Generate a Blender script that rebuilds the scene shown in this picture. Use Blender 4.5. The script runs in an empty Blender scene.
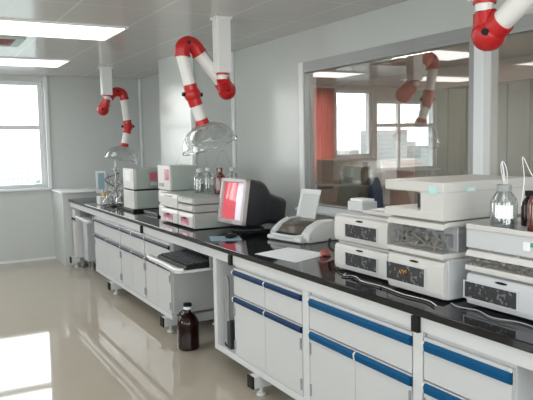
import bpy, bmesh, math, random
from mathutils import Vector, Matrix
random.seed(7)
C = bpy.context.scene.collection
PI = math.pi

# ------------------------------------------------------------------ materials
def mat(name, col, rough=.5, metal=0, spec=.5, noise=None, bump=0, emit=None, coat=0, vcol=None):
    m = bpy.data.materials.new(name); m.use_nodes = True
    nt = m.node_tree; b = nt.nodes['Principled BSDF']
    b.inputs['Base Color'].default_value = (*col, 1); b.inputs['Roughness'].default_value = rough
    b.inputs['Metallic'].default_value = metal; b.inputs['Specular IOR Level'].default_value = spec
    b.inputs['Coat Weight'].default_value = coat; b.inputs['Coat Roughness'].default_value = .05
    if noise:
        sc, amt = noise
        tc = nt.nodes.new('ShaderNodeTexCoord'); n = nt.nodes.new('ShaderNodeTexNoise'); n.inputs['Scale'].default_value = sc
        n.inputs['Detail'].default_value = 4
        nt.links.new(tc.outputs['Object'], n.inputs['Vector'])
        r = nt.nodes.new('ShaderNodeMapRange'); r.inputs[3].default_value = 1-amt; r.inputs[4].default_value = 1+amt
        nt.links.new(n.outputs['Fac'], r.inputs[0])
        mx = nt.nodes.new('ShaderNodeVectorMath'); mx.operation = 'SCALE'; mx.inputs[0].default_value = col
        nt.links.new(r.outputs[0], mx.inputs['Scale']); nt.links.new(mx.outputs[0], b.inputs['Base Color'])
        if bump:
            bp = nt.nodes.new('ShaderNodeBump'); bp.inputs['Strength'].default_value = bump; bp.inputs['Distance'].default_value = .01
            nt.links.new(n.outputs['Fac'], bp.inputs['Height']); nt.links.new(bp.outputs[0], b.inputs['Normal'])
    if emit:
        b.inputs['Emission Color'].default_value = (*emit[0], 1); b.inputs['Emission Strength'].default_value = emit[1]
    return m

def seam_nodes(nt, axis, start, period, half):
    """1 within «half» metres of a seam of the given world axis"""
    g = nt.nodes.new('ShaderNodeTexCoord'); s = nt.nodes.new('ShaderNodeSeparateXYZ'); nt.links.new(g.outputs['Object'], s.inputs[0])
    a = nt.nodes.new('ShaderNodeMath'); a.operation = 'SUBTRACT'; nt.links.new(s.outputs[axis], a.inputs[0]); a.inputs[1].default_value = start - period*50 - period/2
    m = nt.nodes.new('ShaderNodeMath'); m.operation = 'MODULO'; nt.links.new(a.outputs[0], m.inputs[0]); m.inputs[1].default_value = period
    d = nt.nodes.new('ShaderNodeMath'); d.operation = 'SUBTRACT'; nt.links.new(m.outputs[0], d.inputs[0]); d.inputs[1].default_value = period/2
    e = nt.nodes.new('ShaderNodeMath'); e.operation = 'ABSOLUTE'; nt.links.new(d.outputs[0], e.inputs[0])
    l = nt.nodes.new('ShaderNodeMath'); l.operation = 'LESS_THAN'; nt.links.new(e.outputs[0], l.inputs[0]); l.inputs[1].default_value = half
    return l
def seamed(name, col, line, rough, spec, seams):
    m = mat(name, col, rough, spec=spec); nt = m.node_tree; b = nt.nodes['Principled BSDF']
    out = None
    for s in seams:
        l = seam_nodes(nt, *s)
        if out is None: out = l
        else:
            mx = nt.nodes.new('ShaderNodeMath'); mx.operation = 'MAXIMUM'
            nt.links.new(out.outputs[0], mx.inputs[0]); nt.links.new(l.outputs[0], mx.inputs[1]); out = mx
    mix = nt.nodes.new('ShaderNodeMix'); mix.data_type = 'RGBA'
    mix.inputs['A'].default_value = (*col, 1); mix.inputs['B'].default_value = (*line, 1)
    nt.links.new(out.outputs[0], mix.inputs['Factor']); nt.links.new(mix.outputs['Result'], b.inputs['Base Color'])
    return m
def thin_glass(name, tint, base, edge, rough=0.0):
    """clear sheet: see-through plus a mirror share that grows at grazing angles"""
    m = bpy.data.materials.new(name); m.use_nodes = True; nt = m.node_tree; nt.nodes.clear()
    o = nt.nodes.new('ShaderNodeOutputMaterial'); mx = nt.nodes.new('ShaderNodeMixShader')
    t = nt.nodes.new('ShaderNodeBsdfTransparent'); t.inputs[0].default_value = (*tint, 1)
    g = nt.nodes.new('ShaderNodeBsdfGlossy'); g.inputs['Roughness'].default_value = rough
    lw = nt.nodes.new('ShaderNodeLayerWeight'); lw.inputs[0].default_value = .35
    r = nt.nodes.new('ShaderNodeMapRange'); r.inputs[3].default_value = base; r.inputs[4].default_value = edge
    nt.links.new(lw.outputs['Facing'], r.inputs[0]); nt.links.new(r.outputs[0], mx.inputs[0])
    nt.links.new(t.outputs[0], mx.inputs[1]); nt.links.new(g.outputs[0], mx.inputs[2]); nt.links.new(mx.outputs[0], o.inputs[0])
    return m
def lamp_mat(name, col, strength):
    m = bpy.data.materials.new(name); m.use_nodes = True; nt = m.node_tree; nt.nodes.clear()
    o = nt.nodes.new('ShaderNodeOutputMaterial'); e = nt.nodes.new('ShaderNodeEmission')
    e.inputs[0].default_value = (*col, 1); e.inputs[1].default_value = strength; nt.links.new(e.outputs[0], o.inputs[0]); return m
def clutter(name, a, b_, c_, scale, rough=.3):
    """instrument interior: irregular blotches of three tones"""
    m = mat(name, a, rough); nt = m.node_tree; b = nt.nodes['Principled BSDF']
    tc = nt.nodes.new('ShaderNodeTexCoord'); n = nt.nodes.new('ShaderNodeTexVoronoi'); n.inputs['Scale'].default_value = scale
    nt.links.new(tc.outputs['Object'], n.inputs['Vector'])
    s = nt.nodes.new('ShaderNodeSeparateColor'); nt.links.new(n.outputs['Color'], s.inputs[0])
    r = nt.nodes.new('ShaderNodeValToRGB'); r.color_ramp.interpolation = 'CONSTANT'
    e = r.color_ramp.elements; e[0].color = (*a, 1); e[1].position = .6; e[1].color = (*b_, 1)
    k = e.new(.85); k.color = (*c_, 1)
    nt.links.new(s.outputs[0], r.inputs[0]); nt.links.new(r.outputs[0], b.inputs['Base Color']); return m

M = dict(
 wall=mat('wall_panel', (.60,.63,.62), .22, spec=.35, noise=(1.5,.02)),
 ceiling=seamed('ceiling_panel', (.62,.605,.585), (.80,.79,.77), .16, .45, [(0,1.58,.545,.006),(1,5.05,.71,.005)]),
 floor=mat('floor_resin', (.46,.41,.335), .045, spec=.55, noise=(3,.05)),
 trim=mat('white_trim', (.80,.83,.85), .3),
 alu=mat('grey_aluminium', (.36,.37,.37), .35, metal=.3),
 steel=mat('powder_coated_steel', (.57,.58,.585), .38, noise=(2,.015)),
 steel_l=mat('bench_frame_steel', (.63,.64,.645), .38),
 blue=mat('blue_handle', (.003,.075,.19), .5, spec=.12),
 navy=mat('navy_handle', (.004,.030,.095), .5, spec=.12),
 blue_glare=mat('blue_handle_glare', (.03,.025,.055), .5, spec=.15),  # far blue strips, glare and viewing angle put into the colour
 worktop=mat('black_worktop', (.008,.008,.009), .06, spec=.42, noise=(40,.3)),
 black=mat('black_plastic', (.008,.008,.009), .55, spec=.25), dark=mat('charcoal_plastic', (.024,.026,.032), .5),
 grey=mat('grey_plastic', (.30,.32,.32), .45), hinge=mat('hinge_metal', (.33,.33,.36), .35, metal=.4),
 inst=mat('instrument_cream', (.60,.595,.575), .42, noise=(4,.02)),
 inst2=mat('instrument_light_grey', (.56,.58,.60), .4), lid=mat('instrument_side', (.36,.41,.39), .4),
 inner=clutter('instrument_inside', (.03,.03,.035), (.045,.045,.05), (.17,.17,.18), 95),
 amber=clutter('amber_display', (.02,.02,.02), (.8,.35,.04), (.35,.15,.02), 140),
 pink=mat('pink_reflection_display', (.40,.10,.15), .15, emit=((.8,.2,.28),.06)),  # red reflection on the displays, put into colour and a faint glow
 tub=mat('tubing_bundle', (.27,.25,.23), .4), steelfit=mat('fitting_metal', (.5,.5,.5), .25, metal=.8),
 red=mat('red_joint', (.50,.010,.012), .35, coat=.15), white=mat('white_tube', (.80,.80,.78), .35),
 column=mat('white_column', (.82,.83,.83), .35),
 glassv=thin_glass('clear_plastic_hood', (.95,.96,.96), .05, .62, .03),
 cover=thin_glass('clear_cover', (.97,.97,.97), .02, .25, .05), bottle=thin_glass('clear_bottle', (.86,.89,.89), .10, .8, .03),
 pane=thin_glass('window_pane', (.94,.96,.96), .05, .35),
 partition=thin_glass('partition_glass', (.78,.79,.78), .20, .50),
 water=thin_glass('water', (.75,.80,.82), .2, .6, .05),
 brown=mat('amber_glass', (.10,.012,.004), .08, spec=.7, coat=.6),
 darkbrown=mat('dark_brown_glass', (.014,.003,.002), .10, spec=.35),
 paper=mat('paper', (.80,.84,.88), .6), label=mat('label_paper', (.85,.86,.88), .5), teal=mat('teal_sticker', (.45,.72,.70), .4),
 green=mat('green_mark', (.02,.35,.16), .5), pad=mat('mouse_pad', (.22,.36,.42), .7),
 smoke=mat('smoked_lid', (.09,.08,.065), .2), offwhite=mat('printer_white', (.62,.65,.65), .35),
 screen=mat('pink_reflection_screen', (.75,.12,.15), .12, emit=((.85,.10,.16),.26)), screenw=mat('pale_reflection_screen', (.75,.7,.8), .12, emit=((.8,.75,.95),.3)),  # screen colour and glow stand in for pink and white reflections
 bezel=mat('monitor_bezel', (.55,.50,.50), .4), brass=mat('brass', (.5,.3,.08), .3, metal=.8),
 olive=mat('olive_board', (.30,.30,.225), .6), navyb=mat('navy_cloth', (.03,.06,.14), .6),
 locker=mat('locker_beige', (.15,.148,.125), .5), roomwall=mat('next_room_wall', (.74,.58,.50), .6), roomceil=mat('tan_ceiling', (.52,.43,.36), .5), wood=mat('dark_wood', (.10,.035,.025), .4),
 redcloth=mat('red_curtain', (.88,.48,.45), .7, emit=None), pinkcoil=mat('red_cable', (.40,.10,.08), .45),
 lamp=lamp_mat('light_diffuser', (1,.99,.96), 3.0), lamp_added=lamp_mat('added_next_room_glow', (1,.90,.82), 60), vent=mat('vent_frame', (.40,.50,.46), .4), vent_reflection=mat('vent_red_reflection', (.62,.07,.09), .4),
 concrete=mat('pale_render', (.52,.52,.50), .8, noise=(.2,.08)), pinkr=mat('pink_render', (.66,.52,.46), .8), bglass=mat('building_glass', (.18,.30,.33), .3),
 tree=mat('tree_green', (.06,.10,.06), .9, noise=(.4,.5)), ground=mat('city_ground', (.20,.21,.19), .9, noise=(.05,.4)),
)
# a translucent curtain lets the daylight behind it through
_nt = M['redcloth'].node_tree; _tr = _nt.nodes.new('ShaderNodeBsdfTranslucent'); _tr.inputs[0].default_value = (.95,.50,.46,1)
_mx = _nt.nodes.new('ShaderNodeMixShader'); _mx.inputs[0].default_value = .6
_nt.links.new(_nt.nodes['Principled BSDF'].outputs[0], _mx.inputs[1]); _nt.links.new(_tr.outputs[0], _mx.inputs[2])
_nt.links.new(_mx.outputs[0], _nt.nodes['Material Output'].inputs[0])

# ------------------------------------------------------------------ mesh helpers
class MB:
    def __init__(s): s.bm = bmesh.new()
    def box(s, x0, x1, y0, y1, z0, z1, bev=0, seg=2):
        r = bmesh.ops.create_cube(s.bm, size=1)
        for v in r['verts']: v.co = Vector((x0+(v.co.x+.5)*(x1-x0), y0+(v.co.y+.5)*(y1-y0), z0+(v.co.z+.5)*(z1-z0)))
        if bev:
            ed = list({e for v in r['verts'] for e in v.link_edges})
            bmesh.ops.bevel(s.bm, geom=ed, offset=bev, segments=seg, affect='EDGES', profile=.5)
        return s
    def prism(s, pts, axis, a, b, bev=0):
        """extrude a 2-D outline along an axis (0: pts are y,z; 1: x,z; 2: x,y)"""
        def mk(p, t): return Vector({0:(t,p[0],p[1]), 1:(p[0],t,p[1]), 2:(p[0],p[1],t)}[axis])
        v0 = [s.bm.verts.new(mk(p, a)) for p in pts]; v1 = [s.bm.verts.new(mk(p, b)) for p in pts]
        n = len(pts); fs = [s.bm.faces.new(v0), s.bm.faces.new(v1[::-1])]
        for i in range(n): fs.append(s.bm.faces.new((v0[i], v1[i], v1[(i+1)%n], v0[(i+1)%n])))
        bmesh.ops.recalc_face_normals(s.bm, faces=fs)
        if bev: bmesh.ops.bevel(s.bm, geom=list({e for f in fs for e in f.edges}), offset=bev, segments=2, affect='EDGES', profile=.5)
        return s
    def tube(s, pts, r, n=14, cap=True, r1=None):
        pts = [Vector(p) for p in pts]; rings = []; N = len(pts); up = None
        for i, p in enumerate(pts):
            t = (pts[min(i+1,N-1)]-pts[max(i-1,0)]).normalized()
            if up is None: up = Vector((0,0,1)) if abs(t.z) < .9 else Vector((1,0,0))
            a = t.cross(up)
            if a.length < 1e-4: a = t.orthogonal()
            a.normalize(); b = a.cross(t).normalized(); up = b
            rr = r if r1 is None else r + (r1-r)*i/(N-1)
            rings.append([s.bm.verts.new(p + (a*math.cos(2*PI*k/n)+b*math.sin(2*PI*k/n))*rr) for k in range(n)])
        for i in range(N-1):
            for k in range(n): s.bm.faces.new((rings[i][k], rings[i][(k+1)%n], rings[i+1][(k+1)%n], rings[i+1][k]))
        if cap: s.bm.faces.new(rings[0][::-1]); s.bm.faces.new(rings[-1])
        return s
    def lathe(s, prof, o=(0,0,0), n=28, mtx=None, close=False):
        """prof: (radius, height) pairs from bottom up"""
        o = Vector(o); rings = []
        for r, z in prof:
            if r < 1e-5: rings.append([s.bm.verts.new((mtx @ Vector((0,0,z)) if mtx else Vector((0,0,z)))+o)])
            else:
                L = []
                for k in range(n):
                    v = Vector((r*math.cos(2*PI*k/n), r*math.sin(2*PI*k/n), z)); L.append(s.bm.verts.new((mtx @ v if mtx else v)+o))
                rings.append(L)
        for A, B in zip(rings, rings[1:]):
            for k in range(n):
                a, b, c, d = A[k%len(A)], A[(k+1)%len(A)], B[(k+1)%len(B)], B[k%len(B)]
                f = []
                for v in (a,b,c,d):
                    if v not in f: f.append(v)
                if len(f) > 2: s.bm.faces.new(f)
        return s
    def ball(s, c, r, sc=(1,1,1)):
        q = bmesh.ops.create_uvsphere(s.bm, u_segments=20, v_segments=12, radius=r)
        for v in q['verts']: v.co = Vector((v.co.x*sc[0], v.co.y*sc[1], v.co.z*sc[2]))+Vector(c)
        return s
    def build(s, name, m, parent=None, smooth=False):
        bmesh.ops.recalc_face_normals(s.bm, faces=s.bm.faces) if not smooth == 'keep' else None
        me = bpy.data.meshes.new(name); s.bm.to_mesh(me); s.bm.free()
        me.materials.append(M[m] if isinstance(m, str) else m)
        if smooth:
            me.polygons.foreach_set('use_smooth', [True]*len(me.polygons)); me.set_sharp_from_angle(angle=math.radians(38))
        o = bpy.data.objects.new(name, me); C.objects.link(o)
        if parent: o.parent = parent
        return o
def B(name, m, parent, *a, bev=0): return MB().box(*a, bev=bev).build(name, m, parent)
def tag(o, label, cat, group=None, kind=None):
    if label: o['label'] = label
    if cat: o['category'] = cat
    if group: o['group'] = group
    if kind: o['kind'] = kind
    return o
def thing(name, label, cat, loc=(0,0,0), rz=0, group=None):
    o = bpy.data.objects.new(name, None); C.objects.link(o); o.location = loc; o.rotation_euler = (0,0,rz)
    o.empty_display_size = .05
    return tag(o, label, cat, group)
def copy_tree(o, parent=None):
    c = o.copy(); C.objects.link(c)
    if parent: c.parent = parent
    for ch in [q for q in list(o.children)]: copy_tree(ch, c)
    return c
def structure(name, m, *a, parent=None, bev=0, smooth=False):
    o = B(name, m, parent, *a, bev=bev)
    if not parent: o['kind'] = 'structure'
    return o
def curve_pts(ctrl, n=10):
    """Catmull-Rom through control points"""
    P = [Vector(p) for p in ctrl]; P = [P[0]*2-P[1]]+P+[P[-1]*2-P[-2]]; out = []
    for i in range(1, len(P)-2):
        for k in range(n):
            t = k/n; a, b, c, d = P[i-1], P[i], P[i+1], P[i+2]
            out.append(.5*((2*b)+(c-a)*t+(2*a-5*b+4*c-d)*t*t+(3*b-a-3*c+d)*t**3))
    out.append(P[-2]); return out

# ------------------------------------------------------------------ camera
cam = bpy.data.cameras.new('camera'); co = bpy.data.objects.new('camera', cam); C.objects.link(co)
F_PX, YAW, PIT, ROL = 647.73, math.radians(28.975), math.radians(5.193), math.radians(-1.0837)
Fv = Vector((math.sin(YAW)*math.cos(PIT), math.cos(YAW)*math.cos(PIT), -math.sin(PIT)))
Rv = Vector((math.cos(YAW), -math.sin(YAW), 0)); Uv = Rv.cross(Fv)
R2 = Rv*math.cos(ROL)+Uv*math.sin(ROL); U2 = -Rv*math.sin(ROL)+Uv*math.cos(ROL)
mw = Matrix((R2, U2, -Fv)).transposed().to_4x4(); mw.translation = Vector((0,0,1.53)); co.matrix_world = mw
cam.sensor_width = 36; cam.lens = F_PX/533*36; cam.clip_end = 2000; cam.clip_start = .05
bpy.context.scene.camera = co

# ------------------------------------------------------------------ room shell
CH = 2.44; W = 2.97; YF = 8.99; XL = -3.2; YB = -1.2
structure('floor', 'floor', XL-.2, 6.2, YB-.2, YF+.2, -.15, 0)
structure('ceiling', 'ceiling', XL-.2, 6.2, YB-.2, YF+.2, CH, CH+.12)
def wall_holes(name, m, plane, fixed0, fixed1, a0, a1, holes, parent=None):
    """wall slab with rectangular holes (a0,a1 along the wall; z 0..CH)"""
    mb = MB(); xs = sorted({a0, a1, *[h[0] for h in holes], *[h[1] for h in holes]})
    for u0, u1 in zip(xs, xs[1:]):
        cut = [h for h in holes if h[0] <= u0+1e-6 and h[1] >= u1-1e-6]
        segs = [(0, CH)]
        for h in cut: segs = [q for s0, s1 in segs for q in ((s0, min(s1, h[2])), (max(s0, h[3]), s1)) if q[1]-q[0] > 1e-4]
        for z0, z1 in segs:
            if plane == 'y': mb.box(u0, u1, fixed0, fixed1, z0, z1)
            else: mb.box(fixed0, fixed1, u0, u1, z0, z1)
    bmesh.ops.remove_doubles(mb.bm, verts=mb.bm.verts, dist=1e-5)
    # drop the faces between neighbouring slabs
    cen = {}
    for f in mb.bm.faces: cen.setdefault(tuple(round(c, 4) for c in f.calc_center_median()), []).append(f)
    bmesh.ops.delete(mb.bm, geom=[f for v in cen.values() if len(v) > 1 for f in v], context='FACES')
    o = mb.build(name, m); o['kind'] = 'structure'; return o
wins = [(-.26,1.62,.97,2.37), (-1.12,-.34,1.23,2.37), (-2.6,-1.2,.97,2.2)]
wall_holes('wall_far', 'wall', 'y', YF, YF+.22, XL, 6.1, wins)
wall_holes('wall_left', 'wall', 'x', XL-.2, XL, YB, YF, [(.5,2.6,.9,2.3), (3.6,5.7,.9,2.3)])
wall_holes('wall_back', 'wall', 'y', YB-.2, YB, XL, 6.1, [(-2.6,-.2,.9,2.3),(.2,2.4,.9,2.3)])
wall_holes('wall_right', 'wall', 'x', W, W+.1, YB, YF, [(1.0,4.70,.97,2.15)])
# column standing out of the right wall and low wall boxed in under the window wall
col_ = B('wall_pillar', 'wall', None, 2.5, W, 6.02, 6.92, 0, CH); col_['kind'] = 'structure'
ledge = MB().box(1.69, W, 8.34, YF, 0, .92).build('wall_ledge', 'wall'); ledge['kind'] = 'structure'
structure('trim_1', 'trim', 1.67, W, 8.31, YF, .92, .945, bev=.008)
structure('trim_2', 'trim', 2.485, 2.53, 6.0, 6.03, 0, CH, bev=.01)
structure('trim_3', 'trim', 2.935, W, 5.975, 6.02, 0, CH, bev=.01)
structure('trim_4', 'trim', 2.93, W, 8.945, YF, 0, CH, bev=.01)
structure('trim_5', 'trim', 1.64, 1.69, 8.95, YF, .945, CH, bev=.01)
structure('baseboard_far', 'trim', XL, 1.69, YF-.012, YF, 0, .03)

def far_window(n, x0, x1, z0, z1, mullions, bar):
    w = bpy.data.objects.new('window_%d' % n, None); C.objects.link(w); w['kind'] = 'structure'
    m = MB(); y0, y1 = YF+.05, YF+.12; f = .05
    m.box(x0, x1, y0, y1, z0, z0+f).box(x0, x1, y0, y1, z1-f, z1).box(x0, x0+f, y0+.001, y1-.001, z0+f, z1-f).box(x1-f, x1, y0+.001, y1-.001, z0+f, z1-f)
    for x in mullions: m.box(x-f/2, x+f/2, y0+.002, y1-.002, z0+f, z1-f)
    if bar: m.box(x0+.002, x1-.002, y0-.01, y1-.003, bar, bar+.06)
    m.build('window_frame', 'trim', w)
    B('glass', 'pane', w, x0+.02, x1-.02, YF+.08, YF+.086, z0+.02, z1-.02)
    B('window_sill', 'trim', w, x0-.05, x1+.03, YF-.05, YF+.05, z0-.03, z0, bev=.006)
far_window(1, -.26, 1.62, .97, 2.37, [], 1.74)
far_window(2, -1.12, -.34, 1.23, 2.37, [], None)
far_window(3, -2.6, -1.2, .97, 2.2, [-1.75], 1.74)
def left_window(n, y0, y1):
    w = bpy.data.objects.new('window_%d' % n, None); C.objects.link(w); w['kind'] = 'structure'
    m = MB(); z0, z1, f = .9, 2.3, .05; x0, x1 = XL-.14, XL-.07
    m.box(x0, x1, y0, y1, z0, z0+f).box(x0, x1, y0, y1, z1-f, z1).box(x0+.001, x1-.001, y0, y0+f, z0+f, z1-f).box(x0+.001, x1-.001, y1-f, y1, z0+f, z1-f).box(x0+.001, x1-.001, (y0+y1)/2-f/2, (y0+y1)/2+f/2, z0+f, z1-f)
    m.build('window_frame', 'trim', w); B('glass', 'pane', w, XL-.11, XL-.104, y0+.02, y1-.02, z0+.02, z1-.02)
left_window(4, .5, 2.6); left_window(5, 3.6, 5.7)

def added_back_window(n, x0, x1):  # unseen windows added behind the camera to brighten the end panels
    w = bpy.data.objects.new('window_%d' % n, None); C.objects.link(w); w['kind'] = 'structure'
    m = MB(); z0, z1, f = .9, 2.3, .05; y0, y1 = YB-.14, YB-.07
    m.box(x0, x1, y0, y1, z0, z0+f).box(x0, x1, y0, y1, z1-f, z1)
    for a in (x0, (x0+x1-f)/2, x1-f): m.box(a, a+f, y0+.001, y1-.001, z0+f, z1-f)
    m.build('window_frame', 'trim', w); B('glass', 'pane', w, x0+.02, x1-.02, YB-.11, YB-.104, z0+.02, z1-.02)
added_back_window(7, -2.6, -.2); added_back_window(8, .2, 2.4)

# partition window to the next room
pw = bpy.data.objects.new('window_6', None); C.objects.link(pw); pw['kind'] = 'structure'
m = MB()
m.box(W-.02, W+.11, 4.66, 4.73, .94, 2.18).box(W-.018, W+.109, 1.0, 4.66, .94, .99)
m.build('window_frame', 'trim', pw)
MB().box(W-.018, W+.109, 1.0, 4.66, 2.12, 2.18).box(W-.012, W+.08, 1.0, 4.659, 2.095, 2.12).box(W-.012, W+.08, 4.645, 4.659, 1.001, 2.094).box(W-.012, W+.08, 1.0, 4.64, .991, 1.0).build('inner_frame', 'alu', pw)
MB().box(W-.03, W+.10, 2.70, 2.775, .99, 2.12, bev=.006).build('mullion', 'trim', pw)
MB().box(W-.02, W+.10, 2.775, 2.82, .99, 2.12, bev=.004).build('mullion_edge', 'alu', pw)
B('glass', 'partition', pw, W+.03, W+.036, 1.0, 4.66, .99, 2.12)
B('window_sill', 'trim', pw, W-.07, W-.02, 1.0, 4.74, .93, .955, bev=.006)

# the next room
structure('wall_next_room', 'roomwall', 6.0, 6.1, YB, YF, 0, CH)
structure('wall_next_room_far', 'roomwall', W+.1, 6.0, YF-.06, YF, 0, CH-.03)
structure('ceiling_next_room', 'roomceil', W+.1, 6.0, YB, YF, CH-.03, CH)

# ------------------------------------------------------------------ ceiling lights and vent
def light_fix(x0, y0, label):
    t = thing('ceiling_light', label, 'ceiling light', (x0, y0, CH), group='recessed ceiling lights')
    return t
proto = light_fix(.37, 5.06, 'white recessed ceiling light, the longer one above the vent')
L_ = 1.2; D_ = .64
m = MB().box(-.015, L_+.015, -.015, 0, -.012, 0).box(-.015, L_+.015, D_, D_+.015, -.012, 0).box(-.015, 0, 0, D_, -.012, 0).box(L_, L_+.015, 0, D_, -.012, 0)
m.build('light_frame', 'trim', proto); B('diffuser', 'lamp', proto, 0, L_, 0, D_, -.008, -.001)
lab = ['white recessed ceiling light nearest the window wall', 'white recessed ceiling light over the near end of the aisle', 'white recessed ceiling light behind the camera side of the aisle']
for (x, y), lb in zip([(.40,7.22), (.37,2.93), (.37,.80)], lab):
    c = copy_tree(proto); c.location = (x, y, CH); c['label'] = lb
for (x, y), lb in zip([(-1.95,7.2), (-1.95,5.06), (-1.95,2.93), (-1.95,.80)], ['far', 'second', 'third', 'nearest']):  # unseen left row, added for light and reflections
    c = copy_tree(proto); c.location = (x, y, CH); c['label'] = 'white recessed ceiling light of the added left row, %s one from the window wall' % {'far':'closest','second':'second','third':'third','nearest':'last'}[lb]
v = thing('ceiling_vent', 'square ceiling vent with pale green frame and strips painted with a red reflection', 'vent', (.35, 5.86, CH))
MB().box(0,.6,0,.05,-.012,0).box(0,.6,.46,.51,-.012,0).box(0,.05,.05,.46,-.012,0).box(.53,.6,.05,.46,-.012,0).build('vent_frame', 'vent', v)
B('vent_back', 'grey', v, .05,.53,.05,.46,-.003,0)
for k in range(5): MB().prism([(0,-.010),(.055,-.004),(.055,-.002),(0,-.008)], 0, .06, .52).build('slat', 'vent_reflection', v).location = (0,.07+k*.077,0)  # red reflection put into the slat colour

# ------------------------------------------------------------------ bench
FX = 1.77
# worktop: one continuous black slab
pts = [(1.745,.2),(2.965,.2),(2.965,6.015),(2.495,6.015),(2.495,6.925),(2.965,6.925),(2.965,8.30),(1.745,8.30)]
wt = MB().prism(pts, 2, .822, .855, bev=.004).build('worktop', 'worktop')
tag(wt, 'long glossy black worktop running along the right wall', 'worktop')

bf = thing('bench_frame', 'white steel bench frame with feet carrying the black worktop', 'bench frame', (0,0,0))
for a, b in [(.25,1.947),(1.953,3.657),(3.663,5.427),(5.433,8.28)]:
    MB().box(FX-.006, FX+.035, a, b, .757, .822, bev=.003).build('top_rail', 'steel_l', bf)
for y in (1.95, 3.66, 5.43):
    MB().box(FX-.024, FX+.01, y-.022, y+.018, .752, .818, bev=.003).build('joint_clip', 'black', bf)
for a, b in [(.25,.9),(1.475,3.905),(4.77,7.13)]:
    MB().box(FX-.003, FX+.04, a, b, .13, .172, bev=.003).build('bottom_rail', 'steel_l', bf)
    MB().box(2.22, 2.26, a, b, .13, .172, bev=.003).build('bottom_rail', 'steel_l', bf)
MB().box(FX-.004, 2.26, 3.905, 3.955, .13, .757, bev=.003).build('side_panel', 'steel_l', bf)
MB().box(FX+.03, 2.26, 3.65, 3.905, .13, .16).build('niche_shelf', 'steel', bf)
MB().box(2.24, 2.26, 3.65, 3.905, .16, .757).build('niche_back', 'steel', bf)
B('back_panel', 'wall', bf, 2.70, 2.72, .25, 8.28, .10, .80)
for y in (1.62, 3.36, 4.90, 6.46, 8.22, .6):
    ft = MB().box(1.735, 2.26, y-.035, y+.035, .055, .128, bev=.004).build('foot_beam', 'steel_l', bf)
    MB().box(1.722, 1.735, y-.037, y+.037, .053, .13, bev=.004).build('end_cap', 'black', ft)
    MB().lathe([(.0,0),(.03,0),(.03,.012),(.012,.02),(.012,.055),(0,.055)], (1.80,y,0), 20).build('levelling_foot', 'steel_l', ft, smooth=True)
    MB().lathe([(.0,0),(.03,0),(.03,.012),(.012,.02),(.012,.055),(0,.055)], (2.20,y,0), 20).build('levelling_foot', 'steel_l', ft, smooth=True)

def strip(parent, y0, y1, ztop, m):
    h = {'blue':.042,'navy':.034,'blue_glare':.032}[m]
    """grip rail along the top of a front: a lip leaning out over a shadow groove"""
    x = FX-.004
    o = MB().prism([(x,ztop-h),(x-.012,ztop-h+.004),(x-.016,ztop-.012),(x-.008,ztop),(x+.006,ztop),(x+.006,ztop-h)], 1, y0, y1-.012).build('grip_strip', m, parent)
    MB().prism([(x,ztop-h),(x-.013,ztop-h+.004),(x-.017,ztop-.012),(x-.008,ztop),(x+.006,ztop),(x+.006,ztop-h)], 1, y1-.012, y1).build('strip_end', 'steel_l', o)
    return o
def hinge(parent, y, z):
    MB().tube([(FX-.007,y,z-.03),(FX-.007,y,z+.03)], .006, 10).build('hinge', 'hinge', parent, smooth=True)
def cabinet(label, y0, y1, drawers, m, hinges=True):
    t = thing('base_cabinet', label, 'cabinet', (0,0,0), group=None)
    MB().box(FX+.015, 2.25, y0, y1, .172, .757, bev=.002).build('cabinet_body', 'steel', t)
    g = .006; w = (y1-y0-2*g)
    for k in range(drawers):
        a = y0+g+k*w/drawers; b = a+w/drawers-(g if k < drawers-1 else 0)
        d = MB().box(FX-.004, FX+.015, a, b, .565, .738, bev=.002).build('drawer', 'steel', t)
        strip(d, a, b, .724, m)
    for k in range(2):
        a = y0+g+k*w/2; b = a+w/2-(.003 if k == 0 else 0)
        d = MB().box(FX-.004, FX+.015, a, b, .176, .557, bev=.002).build('door', 'steel', t)
        strip(d, a, b, .552, m)
        if hinges:
            e = a+.008 if k == 0 else b-.008
            for z in (.46, .24): hinge(d, e, z)
    return t
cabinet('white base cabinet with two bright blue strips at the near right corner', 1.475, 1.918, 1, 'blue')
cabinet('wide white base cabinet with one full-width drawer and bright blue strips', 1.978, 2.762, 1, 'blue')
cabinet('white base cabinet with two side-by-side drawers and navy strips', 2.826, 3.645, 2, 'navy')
cabinet('white base cabinet in the far run, right beside the keyboard tray', 4.775, 5.39, 1, 'blue_glare')
cabinet('white base cabinet in the middle of the far run, two drawers over two doors', 5.40, 6.12, 2, 'blue_glare')
cabinet('white base cabinet at the window end of the far run of cabinets', 6.13, 7.12, 1, 'blue_glare')
B('corner_post', 'steel_l', bf, FX-.003, FX+.015, 2.764, 2.824, .172, .757)
B('corner_post', 'steel_l', bf, FX-.003, FX+.015, 1.920, 1.976, .172, .757)

# pedestal on castors at the window end
t = thing('drawer_pedestal', 'small white pedestal on castors at the window end of the bench', 'cabinet', (0,0,0))
MB().box(1.80, 2.22, 8.10, 8.27, .13, .74, bev=.004).build('cabinet_body', 'steel', t)
MB().box(1.78, 1.80, 8.105, 8.265, .60, .735, bev=.002).build('drawer', 'steel', t)
MB().box(1.78, 1.80, 8.105, 8.265, .135, .59, bev=.002).build('door', 'inst', t)
MB().box(1.77, 1.785, 8.11, 8.26, .60, .625, bev=.002).build('grip_strip', 'blue_glare', t)
for x, y in ((1.85,8.13),(2.17,8.13),(1.85,8.24),(2.17,8.24)):
    w = MB().tube([(x-.012,y,.04),(x+.012,y,.04)], .04, 18).build('castor', 'grey', t, smooth=True)
    MB().box(x-.02,x+.02,y-.015,y+.015,.075,.13).build('castor_fork', 'hinge', w)
t = thing('storage_box', 'tall plain white box cabinet in the knee space beside the pedestal', 'cabinet', (0,0,0))
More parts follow.
